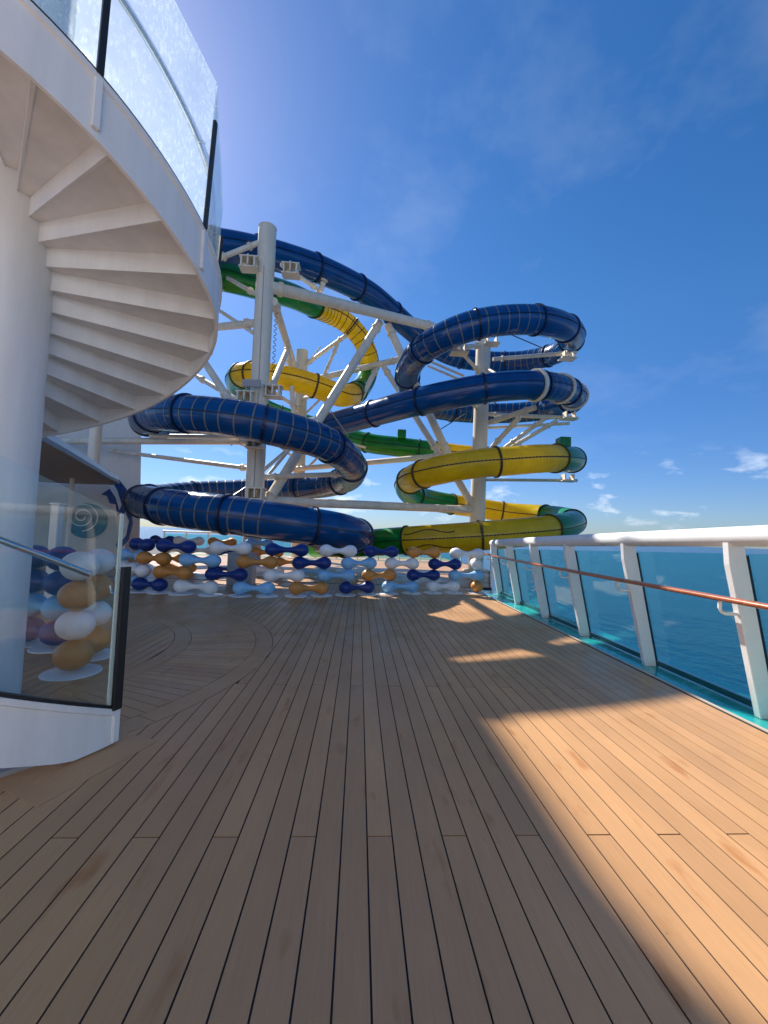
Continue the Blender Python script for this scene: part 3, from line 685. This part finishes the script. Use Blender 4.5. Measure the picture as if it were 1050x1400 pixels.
flatpoly([(133, 644), (146, 642), (160, 653), (172, 668), (179, 690), (181, 716), (176, 738), (162, 752), (158, 745), (167, 732), (170, 716), (166, 700), (160, 705), (158, 690), (150, 688), (146, 678), (138, 676), (150, 668), (157, 663), (148, 654)], 16.84, .05, 'wave', M_WAVE)
flatpoly([(138, 648), (150, 655), (160, 670), (166, 690), (163, 697), (158, 680), (150, 668), (152, 661)], 16.80, .03, 'wave_crest', M_SPLASH)
flatpoly([(171, 700), (176, 712), (172, 732), (160, 746), (166, 730), (168, 714)], 16.80, .03, 'spray', M_SPLASH)
def ell(cx, cy, rx, ry, n=28): return [(cx + rx * math.cos(2 * math.pi * k / n), cy + ry * math.sin(2 * math.pi * k / n)) for k in range(n)]
flatpoly(ell(118, 712, 28, 24), 16.84, .05, 'swirl', M_SWIRL)
for turn, (m_, w_) in enumerate(((M_SPLASH, 2.2),)):
    n = 46; o_ = [];  i_ = []
    for k in range(n):
        a = k / n * 4.6 * math.pi; r = 3 + 20 * k / n; cx_, cy_ = 112, 706
        o_.append((cx_ + (r + w_) * math.cos(a), cy_ + .85 * (r + w_) * math.sin(a))); i_.append((cx_ + r * math.cos(a), cy_ + .85 * r * math.sin(a)))
    Po = [at(x, y, 16.80) for x, y in o_]; Pi = [at(x, y, 16.80) for x, y in i_]; b = MB()
    b.add(Po + Pi, [(k, k + 1, n + k + 1, n + k) for k in range(n - 1)]); b.build('swirl_line', m_, mw, fix=False)
can = thing('bar_canopy', (-9, 12, 0), 'grey canopy slab with rounded corner behind the staircase column', 'canopy')
cpoly = [(-5.75, 7.6), (-6.4, 9.4), (-7.5, 12.3), (-8.25, 14.2), (-8.5, 15.0), (-8.75, 15.6), (-9.3, 16.1), (-10.2, 16.3), (-15, 16.3), (-15, 7.6)]
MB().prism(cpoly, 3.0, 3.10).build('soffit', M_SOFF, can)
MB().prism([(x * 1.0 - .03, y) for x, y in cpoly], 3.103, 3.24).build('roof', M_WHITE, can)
for x, y in ((-7.9, 10.2), (-9.6, 14.4)): MB().pipe([(x, y, 0), (x, y, 3.0)], .07, 12).build('pillar', M_WHITE, can, smooth=50)

# ---------------------------------------------------------------- dumbbell blocks
ZC = [.165 + .297 * k for k in range(4)]; RB, RV = .172, .151
COLS = {'n': (M_NAVY, 'navy blue'), 'o': (M_ORG, 'orange'), 'l': (M_LBL, 'light blue'), 'w': (M_WHT, 'white')}
def dumb_mesh(sep, m):
    prof = []; n = 26; h = sep / 2
    for k in range(n + 1):
        u = -h - RB + (sep + 2 * RB) * k / n
        prof.append(u)
    import_pts = []
    for k in range(33):
        # arc over the ball, cosine neck between
        if k <= 10: a = math.pi - math.radians(128) * k / 10; x = -h + RB * math.cos(a); r = RB * math.sin(a)
        elif k >= 22: a = math.radians(128) * (32 - k) / 10; x = h + RB * math.cos(a); r = RB * math.sin(a)
        else:
            xa = -h + RB * math.cos(math.radians(52)); ra = RB * math.sin(math.radians(52)); f = (k - 10) / 12
            x = xa + (-2 * xa) * f; r = .066 + (ra - .066) * (abs(2 * f - 1) ** 1.9)
        import_pts.append((x, max(r, .0005)))
    v = []; fs = []; q = 20
    for x, r in import_pts:
        for k in range(q): a = 2 * math.pi * k / q; v.append((x, r * math.cos(a), r * math.sin(a) * RV / RB))
    for i in range(len(import_pts) - 1):
        for k in range(q): fs.append((i * q + k, i * q + (k + 1) % q, (i + 1) * q + (k + 1) % q, (i + 1) * q + k))
    me = bpy.data.meshes.new('dumbbell_block'); me.from_pydata(v, [], fs); me.materials.append(m)
    me.polygons.foreach_set('use_smooth', [True] * len(me.polygons)); return me
cache = {}
def between(lst, j, row, fence):
    k = [COLS[e[2]][1] for e in lst]; rn = ('bottom', 'second', 'third', 'top')[row]
    if j == 0: return '%s dumbbell block beside the %s one, starting the %s %s row' % (k[0], k[1], fence, rn)
    if j == len(lst) - 1: return '%s dumbbell block beside the %s one, ending the %s %s row' % (k[j], k[j - 1], fence, rn)
    pair = 'two %s ones' % k[j - 1] if k[j - 1] == k[j + 1] else '%s and %s ones' % (k[j - 1], k[j + 1])
    if fence[0] == 'l' and row == 3 and k[j] == 'white': return 'white dumbbell block resting on %s blocks in the long fence\'s top row' % (('light blue and orange', 'navy and light blue')[j > 2])
    return '%s dumbbell block between %s in the %s %s row' % (k[j], pair, fence, rn)
disc_me = None
def dumbbell(pa, pb, row, key, where, group, discs=True, label=None):
    global disc_me
    a = Vector((pa[0], pa[1], 0)); b = Vector((pb[0], pb[1], 0)); d = b - a; sep = max(.30, round(d.length, 2))
    ck = (key, round(sep / .06)); sep = ck[1] * .06
    if ck not in cache: cache[ck] = dumb_mesh(sep, COLS[key][0])
    c = (a + b) / 2
    o = bpy.data.objects.new('dumbbell_block', cache[ck]); col.objects.link(o)
    o.location = (c.x, c.y, ZC[row] + .014); o.rotation_euler = (0, 0, math.atan2(d.y, d.x))
    rn = ('bottom row', 'second row', 'third row', 'top row')[row]
    tag(o, label or '%s dumbbell block in the %s of %s' % (COLS[key][1], rn, where), 'block', group)
    if row == 0 and discs:
        if disc_me is None:
            t_ = MB().lathe([(0, -.007), (.26, -.007), (.262, .0), (.255, .006), (0, .006)], n=28).build('base_disc', M_WHITE, smooth=40); disc_me = t_.data; bpy.data.objects.remove(t_)
        for s in (-1, 1):
            k = bpy.data.objects.new('base_disc', disc_me); col.objects.link(k); k.parent = o; k.location = (s * sep / 2, 0, -ZC[0] - .014 + .0085)
def fy(x):                                   # depth of the main fence along the picture
    T = [(170, 9.9), (200, 9.95), (250, 9.75), (300, 9.7), (350, 9.75), (405, 9.9), (474, 10.3), (532, 10.75), (600, 11.15), (660, 11.35)]
    for (a, b), (c, d) in zip(T, T[1:]):
        if x <= c: return b + (d - b) * (x - a) / (c - a)
    return T[-1][1]
def fpt(x, row):
    Y = fy(x); p = at(x, 0, Y); q = at(x, 780, Y); return (q.x, Y)
FEN = {0: [(193, 219, 'n'), (249.5, 289.5, 'w'), (329.5, 367.6, 'l'), (405.7, 441, 'o'), (474.3, 503.8, 'n'), (532, 563.8, 'l'), (591.4, 621, 'w')],
       1: [(220, 253, 'o'), (290.5, 329.5, 'n'), (370.5, 406.7, 'w'), (443.8, 476, 'l'), (503.8, 533.3, 'o'), (565.7, 592.4, 'n'), (622, 652.4, 'l')],
       2: [(197, 222, 'o'), (254.3, 291.4, 'l'), (332.4, 370.5, 'o'), (408.6, 443, 'n'), (476, 504.8, 'l'), (534.5, 563.8, 'w'), (593, 623, 'n')],
       3: [(223, 255, 'n'), (294, 333.3, 'w'), (371.4, 410.5, 'n'), (444.8, 478, 'w'), (505, 536, 'n'), (564, 593.3, 'o'), (622, 654, 'w')]}
G1 = 'dumbbell blocks of the long open fence in front of the slides'
for row, lst in FEN.items():
    for j, (xa, xb, key) in enumerate(lst): dumbbell(fpt(xa, row), fpt(xb, row), row, key, '', G1, label=between(lst, j, row, "long fence's"))
# end columns of the long fence: blocks turned away from the deck
for row, key in ((0, 'o'), (2, 'w')):
    p = fpt(652.5, row); dumbbell(p, (p[0] + .12, p[1] + .6), row, key, 'the fence end beside the railing', 'turned blocks at the railing end of the fence')
for row, key, x in ((1, 'w', 196), (3, 'n', 199)):
    p = fpt(x, row); dumbbell(p, (p[0] - .45, p[1] + .42), row, key, 'the fence end towards the mural wall', 'turned blocks at the mural end of the fence')
p = fpt(181, 0)
for row, key in ((0, 'l'), (1, 'w'), (2, 'l')): dumbbell((p[0] - .2, p[1] + .75), (p[0] - .75, p[1] + 1.0), row, key, 'the short return behind the fence end', 'blocks of the short return behind the fence')
# second fence further back
def bpt(x, Y): q = at(x, 770, Y); return (q.x, Y)
BK = {0: [(232, 262, 'o'), (292, 322, 'n'), (352, 382, 'w'), (412, 440, 'l')], 1: [(218, 246, 'o'), (262, 292, 'n'), (322, 350, 'l'), (382, 412, 'o')],
      2: [(226, 250, 'w'), (258, 288, 'w'), (300, 330, 'n'), (350, 380, 'o')], 3: [(210, 231, 'n'), (243, 270, 'w'), (290, 315, 'o'), (340, 366, 'l')]}
for row, lst in BK.items():
    for j, (xa, xb, key) in enumerate(lst): dumbbell(bpt(xa, 14.2), bpt(xb, 14.2), row, key, '', 'dumbbell blocks of the second fence', label=between(lst, j, row, "back fence's"))
# the little fence under the stair
PA, PC, PD, PE = (-2.83, 4.45), (-3.00, 5.05), (-4.06, 5.50), (-3.58, 5.32)
for row, k1, k2 in ((0, 'o', 'n'), (1, 'w', 'l'), (2, 'o', 'n'), (3, 'w', 'n')):
    dumbbell(PA, PC, row, k1, 'the stack beneath the spiral stair behind glass', 'blocks stacked beneath the spiral stair')
    dumbbell(PD, PE, row, k2, 'the stack beyond the stair column', 'blocks stacked beyond the stair column')

# ---------------------------------------------------------------- things behind the fence
cab = thing('equipment_cabinet', (-3.6, 11.6, 0), 'grey steel equipment cabinet standing behind the block fence', 'cabinet')
c0 = at(328, 776, 11.5)
MB().box((c0.x, 11.7, .42), (.66, .5, .84)).build('body', M_GREY, cab, bevel=.015); MB().box((c0.x, 11.445, .44), (.58, .012, .7)).build('door', M_GREY, cab); MB().box((c0.x, 11.7, .855), (.70, .54, .03)).build('lid', M_GREY, cab)
ws = thing('windscreen', (0, 25, 0), 'far glass windscreen with thin white posts closing the deck behind the slides', 'windscreen')
for k in range(15):
    x = -11.3 + k * 1.25; MB().box((x, 25, .62), (.06, .08, 1.24)).build('post', M_WHITE, ws)
    if k < 14: MB().box((x + .625, 25.02, .60), (1.17, .012, 1.05)).build('glass_pane', M_GLASST, ws)
MB().pipe([(-11.4, 25, 1.27), (6.3, 25, 1.27)], .045, 10).build('top_rail', M_WHITE, ws, smooth=50)
sw = thing('windscreen', (5, 16, 0), 'side glass windscreen with white posts running back from the railing end', 'windscreen')
A_, B_ = Vector((4.15, 12.75, 0)), Vector((6.15, 19.1, 0)); u_ = (B_ - A_).normalized(); ang = math.atan2(u_.y, u_.x); Rz = Matrix.Rotation(ang, 3, 'Z'); L_ = (B_ - A_).length
for k in range(6):
    p = A_ + u_ * (L_ * k / 5); MB().box(p + Vector((0, 0, .62)), (.06, .08, 1.24), Rz).build('post', M_WHITE, sw)
    if k < 5: MB().box(A_ + u_ * (L_ * (k + .5) / 5) + Vector((0, 0, .6)), (L_ / 5 - .07, .012, 1.05), Rz).build('glass_pane', M_GLASST, sw)
MB().pipe([A_ + Vector((0, 0, 1.27)), B_ + Vector((0, 0, 1.27))], .04, 10).build('top_rail', M_WHITE, sw, smooth=50)
lp = thing('post', (-5.0, 7.2, 0), 'cream square post standing on the deck beside the stair column', 'post')
MB().box((-5.0, 7.2, .9), (.13, .13, 1.8)).build('shaft', M_CREAM, lp, bevel=.01); MB().box((-5.0, 7.2, 1.815), (.16, .16, .03)).build('cap', M_CREAM, lp, bevel=.006)
# ---------------------------------------------------------------- unseen white wall behind the camera, added to bounce warm fill light
dh = thing('bounce_wall', (-6, -11, 0), 'unseen white wall with dark windows, added to bounce fill light onto the deck', 'bounce wall')
MB().box((-6.0, -11.5, 5.5), (34, 1.0, 11.0)).build('wall', M_WHITE, dh)
for k in range(24):
    w_ = MB().box((-14.4 + (k % 8) * 2.4, -10.985, 1.7 + 3.2 * (k // 8)), (1.5, .05, 1.3)).build('window', M_DARK, dh)
